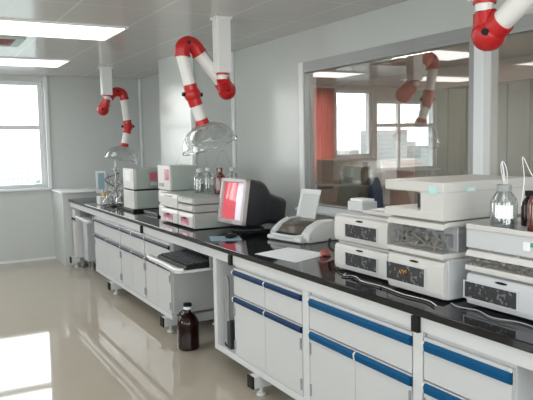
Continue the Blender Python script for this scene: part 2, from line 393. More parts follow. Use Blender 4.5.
MB().box(1.86, 2.3, 7.86, 8.08, .11, .70, bev=.006).build('cabinet_body', 'inst2', t)
for x in (1.92,2.24):
    for y in (7.9,8.04): MB().lathe([(0,0),(.025,0),(.025,.01),(.015,.02),(.015,.11),(0,.11)], (x,y,0), 14).build('foot', 'grey', t, smooth=True)

# keyboard tray
def tray(label, y0, y1, x0):
    t = thing('keyboard_tray', label, 'tray', (0,0,0))
    pts = [(x0,y0+.03),(x0+.03,y0),(1.98,y0),(1.98,y1),(x0+.06,y1),(x0+.02,y1-.05),(x0+.02,y1-.25)]
    MB().prism(pts, 2, .655, .672, bev=.003).build('tray_board', 'inst2', t)
    MB().tube(curve_pts([(x0+.05,y0+.004,.68),(x0+.008,y0+.05,.682),(x0+.02,(y0+y1)/2,.682),(x0+.015,y1-.06,.682),(x0+.06,y1-.005,.68)],6), .011, 10).build('tray_rim', 'white', t, smooth=True)
    for y in (y0-.008, y1+.002): MB().box(1.77, 2.2, y, y+.008, .67, .757).build('tray_runner', 'grey', t)
    return t
tray('white pull-out keyboard tray sticking out under the worktop', 4.02, 4.70, 1.53)
t2 = tray('small white pull-out tray under the window end of the worktop', 7.2, 7.80, 1.70)
kb = thing('keyboard', 'long black keyboard on the pull-out tray', 'keyboard', (0,0,0))
MB().prism([(1.60,.673),(1.83,.673),(1.83,.712),(1.61,.698)], 1, 4.04, 4.60, bev=.003).build('keyboard_case', 'black', kb)
km = MB()
for i in range(6):
    for j in range(16):
        x = 1.625+i*.034; y = 4.055+j*.0335; z = .699+(x-1.61)*.0636
        km.box(x, x+.027, y, y+.027, z, z+.008, bev=.002, seg=1)
km.build('keys', 'dark', kb)

# pipes in the service niche
t = thing('service_pipe', 'grey looped service pipe in the narrow open niche', 'pipe', (0,0,0))
MB().tube(curve_pts([(1.79,3.775,.36),(1.79,3.775,.60),(1.79,3.79,.64),(1.80,3.825,.60),(1.81,3.84,.30),(1.81,3.84,.16)],8), .011, 12).build('pipe', 'grey', t, smooth=True)
t = thing('power_box', 'black power box with a lead lying low in the narrow niche', 'box', (0,0,0))
MB().box(1.785, 1.84, 3.745, 3.80, .16, .355, bev=.006).build('box_body', 'dark', t)
MB().tube(curve_pts([(1.80,3.79,.2),(1.80,3.81,.175),(1.80,3.84,.172),(1.81,3.87,.18)],8), .009, 10).build('lead', 'black', t, smooth=True)

# ------------------------------------------------------------------ extraction arms
def between(a, b, t): return Vector(a)+(Vector(b)-Vector(a))*t
def arm(label, y, cx, J0, EL, J2, H, fullz, dv, cw=(.055,.045)):
    """column from the ceiling, ball joint, two white tubes joined by a red elbow, clear hood"""
    t = thing('extraction_arm', label, 'extraction arm', (cx, y, CH), group='ceiling extraction arms')
    o = Vector((cx, y, CH)); L = lambda p: Vector(p)-o
    J0, J2, H = L(J0), L(J2), L(H); EL = [L(p) for p in EL]; zc = fullz-CH; dv = Vector(dv).normalized()
    c = MB().box(-cw[0],cw[0],-cw[1],cw[1], zc, -.001, bev=.006).build('column', 'column', t)
    MB().box(-cw[0]-.012,cw[0]+.012,-cw[1]-.012,cw[1]+.012, -.02, 0, bev=.004).build('ceiling_plate', 'column', c)
    cb = Vector((0,0,zc))
    MB().tube([cb, cb+Vector((0,0,-.014))], .046, 24).build('top_flange', 'red', t, smooth=True)
    MB().tube([cb+Vector((0,0,-.014)), cb+Vector((0,0,-.045))], .038, 24).build('neck', 'white', t, smooth=True)
    n0 = cb+Vector((0,0,-.045)); d = (EL[0]-J0).normalized()
    m = MB(); m.tube([n0, between(n0, J0, .5), J0], .046, 20, r1=.064); m.ball(J0, .070, (1,1,1)); m.tube([J0, J0+d*.085], .062, 20, r1=.053)
    sw = m.build('swivel', 'red', t, smooth=True)
    MB().tube([J0-dv*.064, J0-dv*.078], .014, 14).build('knob', 'black', sw, smooth=True)
    MB().tube([J0+d*.08, EL[0]+d*.01], .045, 24).build('upper_tube', 'white', t, smooth=True)
    off = Vector((-d.z,0,d.x))*.05*(1 if d.x < 0 else -1)
    MB().tube([J0+d*.02-off+Vector((0,-.02,0)), EL[0]-off*.9+Vector((0,-.02,0))], .006, 8).build('spring_rod', 'grey', t, smooth=True)
    el = MB().tube(curve_pts(EL,8), .055, 22).build('elbow', 'red', t, smooth=True)
    for q, w in ((EL[0], EL[1]), (EL[-1], EL[-2])): MB().tube([q, between(q, w, .2)], .060, 22).build('elbow_ring', 'red', el, smooth=True)
    mid = EL[len(EL)//2]
    for sg in (-1,1): MB().tube([mid+dv*sg*.05, mid+dv*sg*.066], .014, 14).build('knob', 'black', el, smooth=True)
    e = (J2-EL[-1]).normalized()
    MB().tube([EL[-1]-e*.01, J2-e*.06], .043, 24).build('lower_tube', 'white', t, smooth=True)
    g = (H-J2).normalized()
    m = MB().tube(curve_pts([J2-e*.075, J2-e*.02, J2+g*.03, J2+g*.085],7), .050, 22); m.ball(J2, .062, (1,.95,1))
    j = m.build('wrist_joint', 'red', t, smooth=True)
    for sg in (-1,1): MB().tube([J2+Vector((sg*.055,0,0)), J2+Vector((sg*.078,0,0))], .015, 14).build('knob', 'black', j, smooth=True)
    MB().tube([J2+g*.08, H-g*.03], .041, 24).build('hood_neck', 'white', t, smooth=True)
    MB().tube([H-g*.035, H], .048, 24, r1=.054).build('hood_flange', 'red', t, smooth=True)
    q = Vector((0,0,-1)).rotation_difference(g).to_matrix() @ Matrix.Diagonal((1,1,-1))
    q = Vector((0,0,1)).rotation_difference(-g).to_matrix()
    prof = [(.045,0),(.08,-.010),(.13,-.034),(.17,-.070),(.195,-.112),(.207,-.158),(.216,-.164),(.216,-.171),(.206,-.171)]
    h = MB().lathe(prof, H, 40, q).build('hood', 'glassv', t, smooth=True)
    MB().tube([H + q @ Vector((.213*math.cos(a*PI/20), .213*math.sin(a*PI/20), -.168)) for a in range(41)], .0045, 8).build('hood_rim', 'glassv', h, smooth=True)
    return t
arm('white and red extraction arm in the middle, over the computer monitor', 4.38, 2.075, (2.14,4.45,1.915), [(1.925,4.45,2.175),(1.89,4.45,2.225),(1.84,4.45,2.245),(1.795,4.45,2.215),(1.79,4.45,2.15)], (1.86,4.45,1.88), (1.935,4.45,1.665), 2.035, (.3,.95,0))
arm('farthest white and red extraction arm, hanging near the window wall', 7.72, 2.13, (2.09,7.76,1.94), [(2.17,7.76,2.09),(2.22,7.76,2.14),(2.28,7.76,2.155),(2.335,7.76,2.13),(2.35,7.76,2.06)], (2.385,7.76,1.74), (2.33,7.76,1.50), 2.11, (.3,.95,0), (.06,.05))
arm('nearest white and red extraction arm, cut by the top right corner', 1.93, 2.105, (2.12,1.92,1.95), [(2.125,1.52,2.20),(2.125,1.48,2.235),(2.125,1.42,2.25),(2.125,1.37,2.22),(2.125,1.36,2.15)], (2.125,1.34,1.88), (2.12,1.30,1.64), 2.085, (.85,.5,0))

# ------------------------------------------------------------------ instruments
def bars(mb, y0, y1, z0, z1, x, n):
    for k in range(n):
        y = random.uniform(y0, y1-.02); z = random.uniform(z0, z1-.01)
        mb.box(x-.006, x+.002, y, y+random.uniform(.01,.04), z, z+random.uniform(.006,.02))
def fluid_module(label, x, y0, z, h=.142, w=.43, d=.44, win=(.244,.826), style='window', mats=('inst','inst2')):
    """liquid chromatography module: housing, curved front cover, dark window, grip slot"""
    t = thing('instrument_module', label, 'instrument', (x, y0, z))
    MB().box(.03, d, .002, w-.002, .003, h-.002, bev=.006).build('housing', mats[1], t)
    # cover profile bulges out gently towards the lower middle
    pr = [(.032,.004),(.006,.010),(0,.03),(0,h*.62),(.003,h*.85),(.010,h-.010),(.032,h-.006)]
    cv = MB().prism(pr, 1, .003, w-.003, bev=.003).build('front_cover', mats[0], t)
    if style == 'window':
        a, b = w*(1-win[1]), w*(1-win[0]); zz = (h*.25, h*.70)
        B('window', 'inner', t, -.004, .004, a, b, zz[0], zz[1], bev=.0015)
        MB().box(-.006,.001,a-.006,a,zz[0]-.004,zz[1]+.004).box(-.006,.001,b,b+.006,zz[0]-.004,zz[1]+.004).box(-.006,.001,a,b,zz[1],zz[1]+.004).box(-.006,.001,a,b,zz[0]-.005,zz[0]).build('window_rim', mats[1], t)
        yy = w*.5
        MB().lathe([(0,0),(.022,.0),(.022,.004),(0,.006)], (0.004,yy,h*.84), 18, Matrix(((0,0,-1),(0,1.3,0),(.22,0,0)))).build('grip_slot', 'black', t, smooth=True)
    MB().box(.032, d-.02, .004, w-.004, h-.002, h+.002).build('top_tray', mats[0], t)
    return t
# pair of modules (left of the three near stacks)
for k, lb in enumerate(['cream instrument module with dark window, lower one of the left near stack', 'cream instrument module with dark window, upper one of the left near stack']):
    fluid_module(lb, 1.93, 2.335, .859+k*.146, .144)
# middle stack
mB = fluid_module('cream instrument module with orange display lines, bottom of the middle near stack', 1.88, 1.925, .859, .172, .35, .44, win=(.0,.70))
B('display_text', 'amber', mB, -.007, -.003, .215, .262, .075, .098)
def open_module(label, x, y0, z, h, w, d, gen):
    t = thing('solvent_module', label, 'instrument', (x, y0, z))
    MB().box(0, d, 0, w, 0, .022, bev=.004).build('base_tray', 'inst', t)
    MB().prism([(.0,h-.03),(.012,h-.008),(.04,h),(d,h),(d,h-.014),(.03,h-.02)], 1, 0, w, bev=.002).build('top_tray', 'inst', t)
    MB().box(.09, d, .004, w-.004, .022, h-.015, bev=.004).build('housing', 'inst2', t)
    MB().box(.004, .008, .004, w-.004, .02, h-.025).box(.008, .16, .004, .008, .02, h-.025).build('clear_cover', 'cover', t)
    tb = MB()
    for k in range(gen):
        a = Vector((random.uniform(.015,.06), random.uniform(.02,w-.02), random.uniform(.03,h-.05)))
        b = Vector((random.uniform(.015,.06), min(w-.02,max(.02,a.y+random.uniform(-.14,.14))), random.uniform(.03,h-.05)))
        mid = (a+b)/2+Vector((-.01,random.uniform(-.03,.03),random.uniform(-.03,.03)))
        tb.tube(curve_pts([a, mid, b],5), random.uniform(.0015,.0035), 6)
    tb.build('tubing', 'tub', t, smooth=True)
    fm = MB()
    for k in range(6):
        y = .03+k*(w-.08)/5
        fm.box(.055, .10, y, y+.035, .035+random.uniform(0,.02), h-.04-random.uniform(0,.02), bev=.003)
    fm.build('pump_blocks', 'grey', t)
    fm = MB()
    for k in range(5):
        y = .05+k*(w-.1)/4; fm.tube([(.02,y,.05+.03*(k%2)),(.10,y,.05+.03*(k%2))], .010, 12)
    fm.build('valves', 'steelfit', t, smooth=True)
    return t
open_module('clear-fronted instrument module full of grey tubing, middle of the middle near stack', 1.875, 1.925, 1.035, .152, .35, .44, 34)
# detector box on top, C-shaped front
t = thing('detector_box', 'large cream instrument box with a recessed front on top of the middle near stack', 'instrument', (0,0,0))
MB().box(1.875, 2.42, 1.922, 2.285, 1.192, 1.228, bev=.004).build('lower_shell', 'inst', t)
MB().box(1.875, 2.42, 1.922, 2.285, 1.305, 1.350, bev=.006).build('upper_shell', 'inst', t)
MB().box(1.877, 2.418, 1.924, 2.055, 1.226, 1.307).build('housing', 'inst', t)
MB().box(2.25, 2.41, 2.055, 2.28, 1.228, 1.305).build('rear_housing', 'inst', t)
MB().box(1.90, 1.97, 2.055, 2.10, 1.230, 1.303, bev=.003).build('connector_block', 'grey', t)
c = MB()
for k in range(4): c.box(1.896,1.902,2.06+k*.01,2.064+k*.01,1.236,1.297)
c.build('connector_slots', 'dark', t)
B('sticker', 'teal', t, 1.872, 1.8755, 1.955, 2.0, 1.300, 1.333); B('sticker', 'teal', t, 2.0, 2.06, 1.9205, 1.923, 1.305, 1.328)
B('sticker_edge', 'label', t, 2.01, 2.05, 1.9195, 1.9215, 1.310, 1.323)
# right stack
mC = fluid_module('pale instrument module with dark window, bottom of the right near stack', 1.93, 1.50, .859, .142, .352, .44, win=(.0,.72), mats=('inst2','inst2'))
open_module('open-fronted instrument module with tubing, middle of the right near stack', 1.925, 1.50, 1.004, .088, .352, .44, 26)
t = thing('solvent_tray', 'pale solvent tray module on top of the right near stack, carrying bottles', 'instrument', (0,0,0))
MB().box(1.93, 2.38, 1.502, 1.852, 1.094, 1.172, bev=.006).build('housing', 'inst2', t)
MB().box(1.925, 2.38, 1.50, 1.51, 1.17, 1.19, bev=.003).box(1.925, 2.38, 1.843, 1.853, 1.17, 1.19, bev=.003).box(1.925, 1.936, 1.50, 1.853, 1.17, 1.19, bev=.003).box(2.37, 2.38, 1.50, 1.853, 1.17, 1.19, bev=.003).build('tray_rim', 'inst', t)
B('sticker', 'green', t, 1.927, 1.931, 1.515, 1.545, 1.135, 1.15); B('sticker', 'label', t, 1.9265, 1.931, 1.545, 1.575, 1.12, 1.15)

def jar(name, label, x, y, z, r, h, m, capm='grey', tubes=False, lab=None, water=None, cat='bottle', group=None, neck=.42, rz=0):
    t = thing(name, label, cat, (x, y, z), rz, group)
    nr = r*neck; hs = h*.60
    prof = [(0,0),(r*.9,0),(r,r*.12),(r,hs),(r*.93,hs+r*.3),(r*.62,hs+r*.75),(nr,hs+r*1.0),(nr,h*.90),(nr*1.12,h*.905),(nr*1.12,h*.92),(nr*.8,h*.92)]
    MB().lathe(prof, n=32).build('glass_body', m, t, smooth=True)
    MB().lathe([(0,h*.86),(nr*1.35,h*.86),(nr*1.35,h*.985),(nr*1.2,h),(0,h)], n=24).build('cap', capm, t, smooth=True)
    if water: MB().lathe([(0,.004),(r*.92,.004),(r*.92,water),(0,water)], n=28).build('liquid', 'water', t, smooth=True)
    if lab:
        a0, a1, z0, z1 = lab; mb = MB(); n = 10; vs = []
        for k in range(n+1):
            a = a0+(a1-a0)*k/n; vs.append((mb.bm.verts.new((r*1.012*math.cos(a), r*1.012*math.sin(a), z0)), mb.bm.verts.new((r*1.012*math.cos(a), r*1.012*math.sin(a), z1))))
        for p, q in zip(vs, vs[1:]): mb.bm.faces.new((p[0], q[0], q[1], p[1]))
        mb.build('paper_label', 'label', t, smooth=True)
    return t
jb = jar('solvent_bottle', 'clear glass bottle with white label and tubes in its cap', 1.98, 1.71, 1.174, .050, .175, 'bottle', lab=(math.radians(190),math.radians(262),.05,.10), water=.045)
for dx in (0, .014):
    MB().tube(curve_pts([(dx,0,.02),(dx*1.2,0,.17),(dx*1.4-.004,.002,.23),(dx*.4,.012,.262),(.02-dx,.02,.23),(.045,.02,.12),(.05,-.01,.03)],8), .0018, 6).build('tube', 'label', jb, smooth=True)
jb2 = jar('solvent_bottle', 'reddish brown glass bottle at the right edge of the near stacks', 2.02, 1.575, 1.174, .047, .175, 'brown', capm='inst2', lab=(math.radians(200),math.radians(235),.055,.09))
for k in range(5): MB().tube([(0.0472*math.cos(math.radians(a)),.0472*math.sin(math.radians(a)),.03+k*.013) for a in range(205,232,5)], .0008, 5).build('graduation', 'label', jb2)
MB().tube(curve_pts([(0,0,.17),(-.02,.03,.22),(-.03,.06,.28),(-.02,.06,.2),(-.04,.055,.1)],8), .0018, 6).build('tube', 'label', jb2, smooth=True)
jar('solvent_bottle', 'small black-capped dark bottle behind the clear labelled bottle', 2.16, 1.74, 1.174, .03, .14, 'darkbrown', capm='black')
# small white block on the left near stack
t = thing('sample_tray', 'small white block standing on the left near stack', 'box', (0,0,0))
MB().box(2.05, 2.15, 2.68, 2.81, 1.153, 1.205, bev=.006).build('box_body', 'inst2', t)
MB().box(2.06, 2.14, 2.69, 2.80, 1.205, 1.218, bev=.004).build('lid', 'paper', t)
t = thing('flat_lid', 'flat cream lid lying on the left near stack beside the white block', 'tray', (0,0,0))  # loose flat lid, shaped as a plain board
MB().box(2.02, 2.30, 2.36, 2.64, 1.153, 1.172, bev=.005).build('tray_board', 'inst', t)
MB().box(2.05, 2.27, 2.39, 2.61, 1.172, 1.178, bev=.002).build('raised_panel', 'inst2', t)

# cables along the foot of the near stacks
cb = [curve_pts([(1.95,2.80,.862),(1.89,2.66,.861),(1.90,2.60,.861),(1.86,2.50,.861),(1.90,2.36,.861),(1.83,2.26,.861)],8),
      curve_pts([(1.90,2.62,.861),(1.86,2.58,.861),(1.89,2.53,.861),(1.85,2.42,.861),(1.86,2.28,.861),(1.84,2.12,.861),(1.85,1.98,.861),(1.82,1.90,.861)],8),
      curve_pts([(1.90,1.90,.861),(1.88,1.84,.861),(1.90,1.76,.861),(1.87,1.66,.861),(1.90,1.56,.861),(1.885,1.45,.861)],8)]
for p, mt, lb in zip(cb, ('black','white','grey'), ('black cable along the foot of the left near stack', 'white cable along the foot of the middle near stack', 'grey cable along the foot of the right near stack')):
    tag(MB().tube(p, .0025, 8).build('cable', mt, smooth=True), lb, 'cable')
tag(MB().tube([q+Vector((-.012,0,0)) for q in cb[1]][6:], .0028, 8).build('cable', 'black', smooth=True), 'thin black cable beside the white one before the middle near stack', 'cable')

# red coil
rc = MB()
for k in range(4):
    rr = .032-.003*k
    rc.tube([(2.12+rr*math.cos(a*PI/12)*(.8+.1*k), 3.12+rr*math.sin(a*PI/12)+.004*k, .862+.005*k+.006*math.sin(a*PI/6)) for a in range(25)], .0055, 8)
tag(rc.build('cable_coil', 'pinkcoil', smooth=True), 'small coil of red cable beside the printer', 'cable')
tag(MB().tube(curve_pts([(2.15,3.14,.90),(2.16,3.15,.93),(2.15,3.12,.95),(2.14,3.11,.90),(2.17,3.05,.87)],8), .005, 8).build('cable', 'black', smooth=True), 'short black cable standing up behind the red coil', 'cable')

# paper sheet
tag(MB().prism([(1.799,3.406),(2.085,3.490),(2.162,3.148),(1.857,3.030)], 2, .8552, .8568).build('paper_sheet', 'paper'), 'large white sheet of paper lying flat on the black worktop', 'paper')

# printer
t = thing('inkjet_printer', 'white inkjet printer with dark smoked lid on the worktop', 'printer', (2.38,3.735,.856), math.radians(10))
t.scale = (.85,.82,1.12)
w2 = .23
prof = [(-.17,.0),(-.185,.02),(-.18,.055),(-.12,.095),(-.02,.122),(.10,.125),(.14,.11),(.15,.0)]
MB().prism(prof, 1, -w2, -w2+.10, bev=.012).build('right_shell', 'offwhite', t, smooth=True)
MB().prism(prof, 1, w2-.035, w2, bev=.010).build('left_shell', 'offwhite', t, smooth=True)
MB().prism([(-.15,.045),(-.10,.088),(-.01,.112),(.09,.116),(.10,.05)], 1, -w2+.10, w2-.035, bev=.004).build('smoked_lid', 'smoke', t, smooth=True)
MB().box(-.16,.14,-w2+.09,w2-.03,.003,.046).build('base', 'dark', t)
MB().prism([(-.215,.0),(-.235,.008),(-.235,.028),(-.22,.032),(-.15,.03),(-.15,.0)], 1, -w2+.04, w2, bev=.006).build('output_tray', 'offwhite', t, smooth=True)
MB().tube(curve_pts([(-.17,-w2+.06,.045),(-.22,-w2+.12,.034),(-.232,0,.034),(-.22,w2-.06,.036),(-.18,w2-.004,.05),(-.10,w2,.09),(-.01,w2,.118)],8), .011, 10).build('tray_rim', 'offwhite', t, smooth=True)
MB().prism([(.10,.10),(.11,.10),(.175,.26),(.165,.26)], 1, .02, .23, bev=.002).build('paper_support', 'offwhite', t)
MB().tube([(-.16,-w2-.001,.03),(-.16,-w2-.003,.03)], .004, 8).build('screw', 'grey', t)
pp = MB().prism([(.085,.095),(.092,.095),(.158,.31),(.150,.31)], 1, -.08, .12).build('printer_paper', 'paper')
pp.location = (2.38,3.85,.87); pp.rotation_euler = (0,0,math.radians(10)); tag(pp, 'white paper standing in the rear feeder of the printer', 'paper')

# CRT monitor
t = thing('computer_monitor', 'dark tube monitor with a pink reflection painted on its screen, on the black worktop', 'monitor', (2.12,4.415,.856), math.radians(4))
t.rotation_euler = (0, math.radians(0), math.radians(4))
tl = Matrix.Rotation(math.radians(9), 3, 'Y')
def tilt(o): o.data.transform(tl.to_4x4()); o.data.transform(Matrix.Translation((0,0,.045))); return o
hw = .19
MB().lathe([(0,0),(.13,0),(.125,.012),(.06,.025),(.05,.05),(0,.05)], (.16,0,0), 30).build('stand', 'dark', t, smooth=True)
m = MB().box(-.01,.03,-hw,hw,.01,.045,bev=.006).box(-.01,.03,-hw,hw,.325,.355,bev=.006).box(-.01,.03,-hw,-hw+.035,.01,.355,bev=.006).box(-.01,.03,hw-.035,hw,.01,.355,bev=.006)
bz = tilt(m.build('bezel', 'bezel', t))
for k in range(3): tilt(MB().box(-.014,-.008,-.05+k*.04,-.035+k*.04,.02,.032,bev=.002).build('button', 'grey', bz))
def screen_mesh(y0, y1, name, mt):
    mb = MB(); n = 10; g = []
    for i in range(n+1):
        row = []
        for j in range(n+1):
            y = y0+(y1-y0)*i/n; z = .045+(.28)*j/n; row.append(mb.bm.verts.new((.003+.35*((y/.5)**2*.3)+.3*((z-.185)**2), y, z)))
        g.append(row)
    for i in range(n):
        for j in range(n): mb.bm.faces.new((g[i][j], g[i+1][j], g[i+1][j+1], g[i][j+1]))
    return tilt(mb.build(name, mt, t, smooth=True))
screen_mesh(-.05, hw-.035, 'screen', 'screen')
screen_mesh(-hw+.035, -.05, 'screen_pale_reflection', 'screenw')
def loft(mb, secs):
    rings = []
    for x, hwid, z0, z1, r in secs:
        L = []
        for cx_, cz, a0 in ((hwid-r, z1-r, 0), (-hwid+r, z1-r, 90), (-hwid+r, z0+r, 180), (hwid-r, z0+r, 270)):
            for k in range(5):
                a = math.radians(a0+k*22.5); L.append(mb.bm.verts.new((x, cx_+r*math.cos(a), cz+r*math.sin(a))))
        rings.append(L)
    n = len(rings[0])
    for A, B_ in zip(rings, rings[1:]):
        for k in range(n): mb.bm.faces.new((A[k], A[(k+1)%n], B_[(k+1)%n], B_[k]))
    mb.bm.faces.new(rings[0]); mb.bm.faces.new(rings[-1][::-1]); return mb
h_ = loft(MB(), [(.02,hw,.01,.355,.015),(.13,hw-.003,.012,.357,.03),(.18,hw-.012,.02,.345,.05),(.23,hw-.03,.03,.305,.06),(.27,hw-.045,.04,.275,.05),(.40,hw-.06,.045,.25,.04),(.42,hw-.075,.06,.235,.03)]).build('housing', 'dark', t, smooth=True)
tilt(h_)

# mouse and pad
tag(MB().prism([(1.79,4.02),(1.98,3.93),(2.06,4.14),(1.86,4.22)], 2, .8552, .859, bev=.001).build('mouse_pad', 'pad'), 'grey blue mouse pad near the worktop edge', 'mouse pad')
t = thing('computer_mouse', 'black computer mouse on the grey blue pad', 'mouse', (1.96,4.06,.859), .3)
MB().ball((0,0,.0165),.055,(1,.58,.30)).build('mouse_body', 'black', t, smooth=True)
MB().tube(curve_pts([(.05,0,.012),(.12,.02,.004),(.17,.09,.0),(.26,.12,.0)],8), .003, 6).build('cord', 'black', t, smooth=True)
MB().box(-.03,0,-.003,.003,.028,.035,bev=.001).build('wheel', 'grey', t)

# middle instrument stacks
def small_module(label, x, y0, z, w, h, d, disp=True):
    t = thing('instrument_module', label, 'instrument', (x, y0, z))
    MB().box(.02, d, 0, w, .002, h-.002, bev=.005).build('housing', 'lid', t)
    MB().prism([(.022,.003),(0,.012),(0,h*.75),(.01,h-.006),(.022,h-.004)], 1, .002, w-.002, bev=.002).build('front_cover', 'inst', t)
    if disp:
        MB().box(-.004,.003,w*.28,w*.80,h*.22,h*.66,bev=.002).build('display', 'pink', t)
        MB().box(-.006,.001,w*.42,w*.62,h*.56,h*.68).build('label_bar', 'black', t)
    else:
        MB().box(-.004,.003,w*.30,w*.72,h*.80,h*.86).build('grip_slot', 'grey', t)
    return t
small_module('instrument module with pink display, bottom of the left mid-bench stack', 1.90, 4.93, .859, .40, .125, .42)
small_module('plain instrument module on top of the left mid-bench stack', 1.90, 4.93, .986, .40, .125, .42, False)
small_module('instrument module with pink display, bottom of the stack behind the monitor', 1.90, 4.615, .859, .30, .125, .42)
small_module('plain instrument module in the middle of the stack behind the monitor', 1.90, 4.615, .986, .30, .06, .42, False)
small_module('plain instrument module on top of the stack behind the monitor', 1.90, 4.615, 1.048, .30, .055, .42, False)
small_module('instrument module under the tall box with the narrow pink screen', 2.0, 5.345, .859, .31, .125, .40)
small_module('plain instrument module right under the tall box with the narrow pink screen', 2.0, 5.345, .986, .31, .125, .40, False)
t = thing('detector_box', 'tall cream and grey instrument with narrow pink screen behind the left mid-bench stack', 'instrument', (2.0, 5.345, 1.113))
MB().box(.02,.27,0,.31,0,.215,bev=.006).build('housing', 'lid', t)
MB().box(0,.022,.0,.31,0,.22,bev=.006).build('front_panel', 'inst', t)
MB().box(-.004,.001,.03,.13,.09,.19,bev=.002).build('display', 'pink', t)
MB().box(-.006,.001,.16,.27,.03,.06,bev=.002).build('key_panel', 'grey', t)

# bottles over the mid stack
jar('solvent_bottle', 'clear glass bottle leftmost of the row behind the monitor', 2.125, 4.985, 1.113, .046, .20, 'bottle', capm='inst2', water=.07)
jar('solvent_bottle', 'clear glass bottle between the leftmost one and the brown bottle', 2.265, 5.11, 1.113, .046, .20, 'bottle', capm='inst2', water=.05)
jar('solvent_bottle', 'reddish brown glass bottle standing just behind the monitor', 2.25, 4.85, 1.105, .047, .215, 'brown', capm='brown')
# rear shelf riser carries the last one
t = thing('bottle_rack', 'grey rack box behind the monitor with a clear bottle on it', 'rack', (0,0,0))
MB().box(2.36,2.60,4.82,5.14,.857,1.10,bev=.006).build('housing', 'lid', t)
MB().box(2.355,2.61,4.81,5.15,1.10,1.112,bev=.003).build('shelf', 'inst', t)
jar('solvent_bottle', 'clear glass bottle rightmost of the row, beside the white wall strip', 2.45, 5.02, 1.113, .047, .195, 'bottle', capm='inst2', water=.04)
# loose tubing over the mid stack
for k, (a, b, h) in enumerate([((2.125,4.985,1.31),(2.08,5.40,1.333),.12), ((2.265,5.11,1.31),(2.02,4.88,1.106),.16), ((2.45,5.02,1.30),(2.10,4.75,1.106),.15)]):
    md = (Vector(a)+Vector(b))/2; md.z = max(a[2], b[2])+h
    tag(MB().tube(curve_pts([a, between(a, md, .6)+Vector((0,0,.05)), md, between(b, md, .5)+Vector((0,0,.04)), b],8), .0025, 6).build('plastic_tube', 'glassv', smooth=True),
        ['thin clear tube from the leftmost bottle to the pink-screened instrument','thin clear tube arching from the second clear bottle','thin clear tube arching from the rightmost clear bottle'][k], 'tube')

# far analyser
t = thing('analyser', 'tall two-tier pale green analyser with a pinkish front at the far bench', 'instrument', (1.95, 6.23, .856))
MB().box(.03,.33,0,.35,.025,.205,bev=.006).build('lower_housing', 'lid', t)
MB().box(.03,.33,0,.35,.22,.42,bev=.006).build('upper_housing', 'lid', t)
MB().box(.0,.035,0,.35,.02,.205,bev=.006).build('lower_front', 'inst', t); MB().box(.0,.035,0,.35,.22,.425,bev=.006).build('upper_front', 'inst', t)
MB().box(.01,.33,.003,.347,.203,.222).build('joint_band', 'black', t)
MB().box(-.004,.001,.07,.26,.30,.40,bev=.002).build('display', 'paper', t)
MB().box(-.02,.36,-.03,.36,0,.026,bev=.004).build('plinth', 'black', t)
t = thing('hand_controller', 'small grey controller with pink screen hooked on the analyser side', 'controller', (0,0,0))
MB().box(2.10,2.20,6.205,6.229,1.095,1.255,bev=.004).build('controller_body', 'grey', t)
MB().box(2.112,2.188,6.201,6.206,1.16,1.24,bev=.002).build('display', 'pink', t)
MB().box(2.115,2.185,6.202,6.206,1.11,1.145,bev=.002).build('key_panel', 'bezel', t)
tag(MB().box(2.0,2.36,5.70,6.10,.856,.885,bev=.004).build('flat_case', 'dark'), 'flat black case lying between the analyser and the mid-bench stack', 'case')
# white framed device at the window end
t = thing('display_unit', 'slim white display unit on a foot at the window end of the bench', 'display', (1.98,7.55,.856), math.radians(62))
MB().box(-.01,.02,-.065,.065,.10,.365,bev=.008).build('display_frame', 'inst2', t)
MB().box(-.014,-.008,-.035,.035,.15,.34,bev=.002).build('display', 'pad', t)
MB().box(-.04,.05,-.05,.05,0,.015,bev=.003).box(0,.015,-.015,.015,.01,.11).build('stand', 'inst2', t)
# retort stand with flasks and tubing
t = thing('retort_stand', 'metal laboratory stand with clamps and tubing beside the analyser', 'lab stand', (1.98,6.95,.856))
MB().box(-.08,.08,-.06,.10,0,.015,bev=.004).build('stand_base', 'dark', t)
MB().tube([(0,0,.01),(0,0,.50)], .006, 10).build('rod', 'steelfit', t, smooth=True)
for z in (.16,.27,.40):
    cl = MB().tube([(-.01,0,z),(.02,-.10,z)], .006, 8).box(-.015,.015,-.015,.015,z-.015,z+.015).build('clamp', 'hinge', t)
for k in range(10):
    a = (random.uniform(-.06,.06), random.uniform(-.20,.22), random.uniform(.02,.2)); b = (random.uniform(-.06,.06), random.uniform(-.20,.22), random.uniform(.2,.42))
    md = (random.uniform(-.1,.1), random.uniform(-.24,.24), random.uniform(.15,.45))
    MB().tube(curve_pts([a,md,b],6), random.uniform(.003,.006), 7).build('tubing', random.choice(['tub','tub','dark','white']), t, smooth=True)
for k, (x, y, z, s, lb) in enumerate([(1.99,6.83,.857,1.0,'round glass flask below the stand clamps, nearest the analyser'),(2.02,7.12,.857,1.1,'round glass flask on the window side of the lab stand'),(1.88,6.98,.857,.8,'small round glass flask in front of the lab stand')]):
    tag(MB().lathe([(0,0),(.03*s,.002),(.055*s,.03*s),(.058*s,.05*s),(.045*s,.085*s),(.018*s,.11*s),(.015*s,.17*s),(.018*s,.172*s)], (x,y,z), 24).build('glass_flask', 'bottle', smooth=True), lb, 'flask')
t = thing('pump_unit', 'small cream pump with brass fitting at the foot of the lab stand', 'pump', (1.86,7.18,.856))
MB().box(0,.12,0,.16,0,.09,bev=.008).build('pump_body', 'inst', t); MB().tube([(.06,.04,.08),(.06,.04,.14)], .02, 14).build('fitting', 'brass', t, smooth=True)
MB().tube([(.06,.12,.08),(.06,.12,.17)], .015, 14).build('valve', 'steelfit', t, smooth=True)

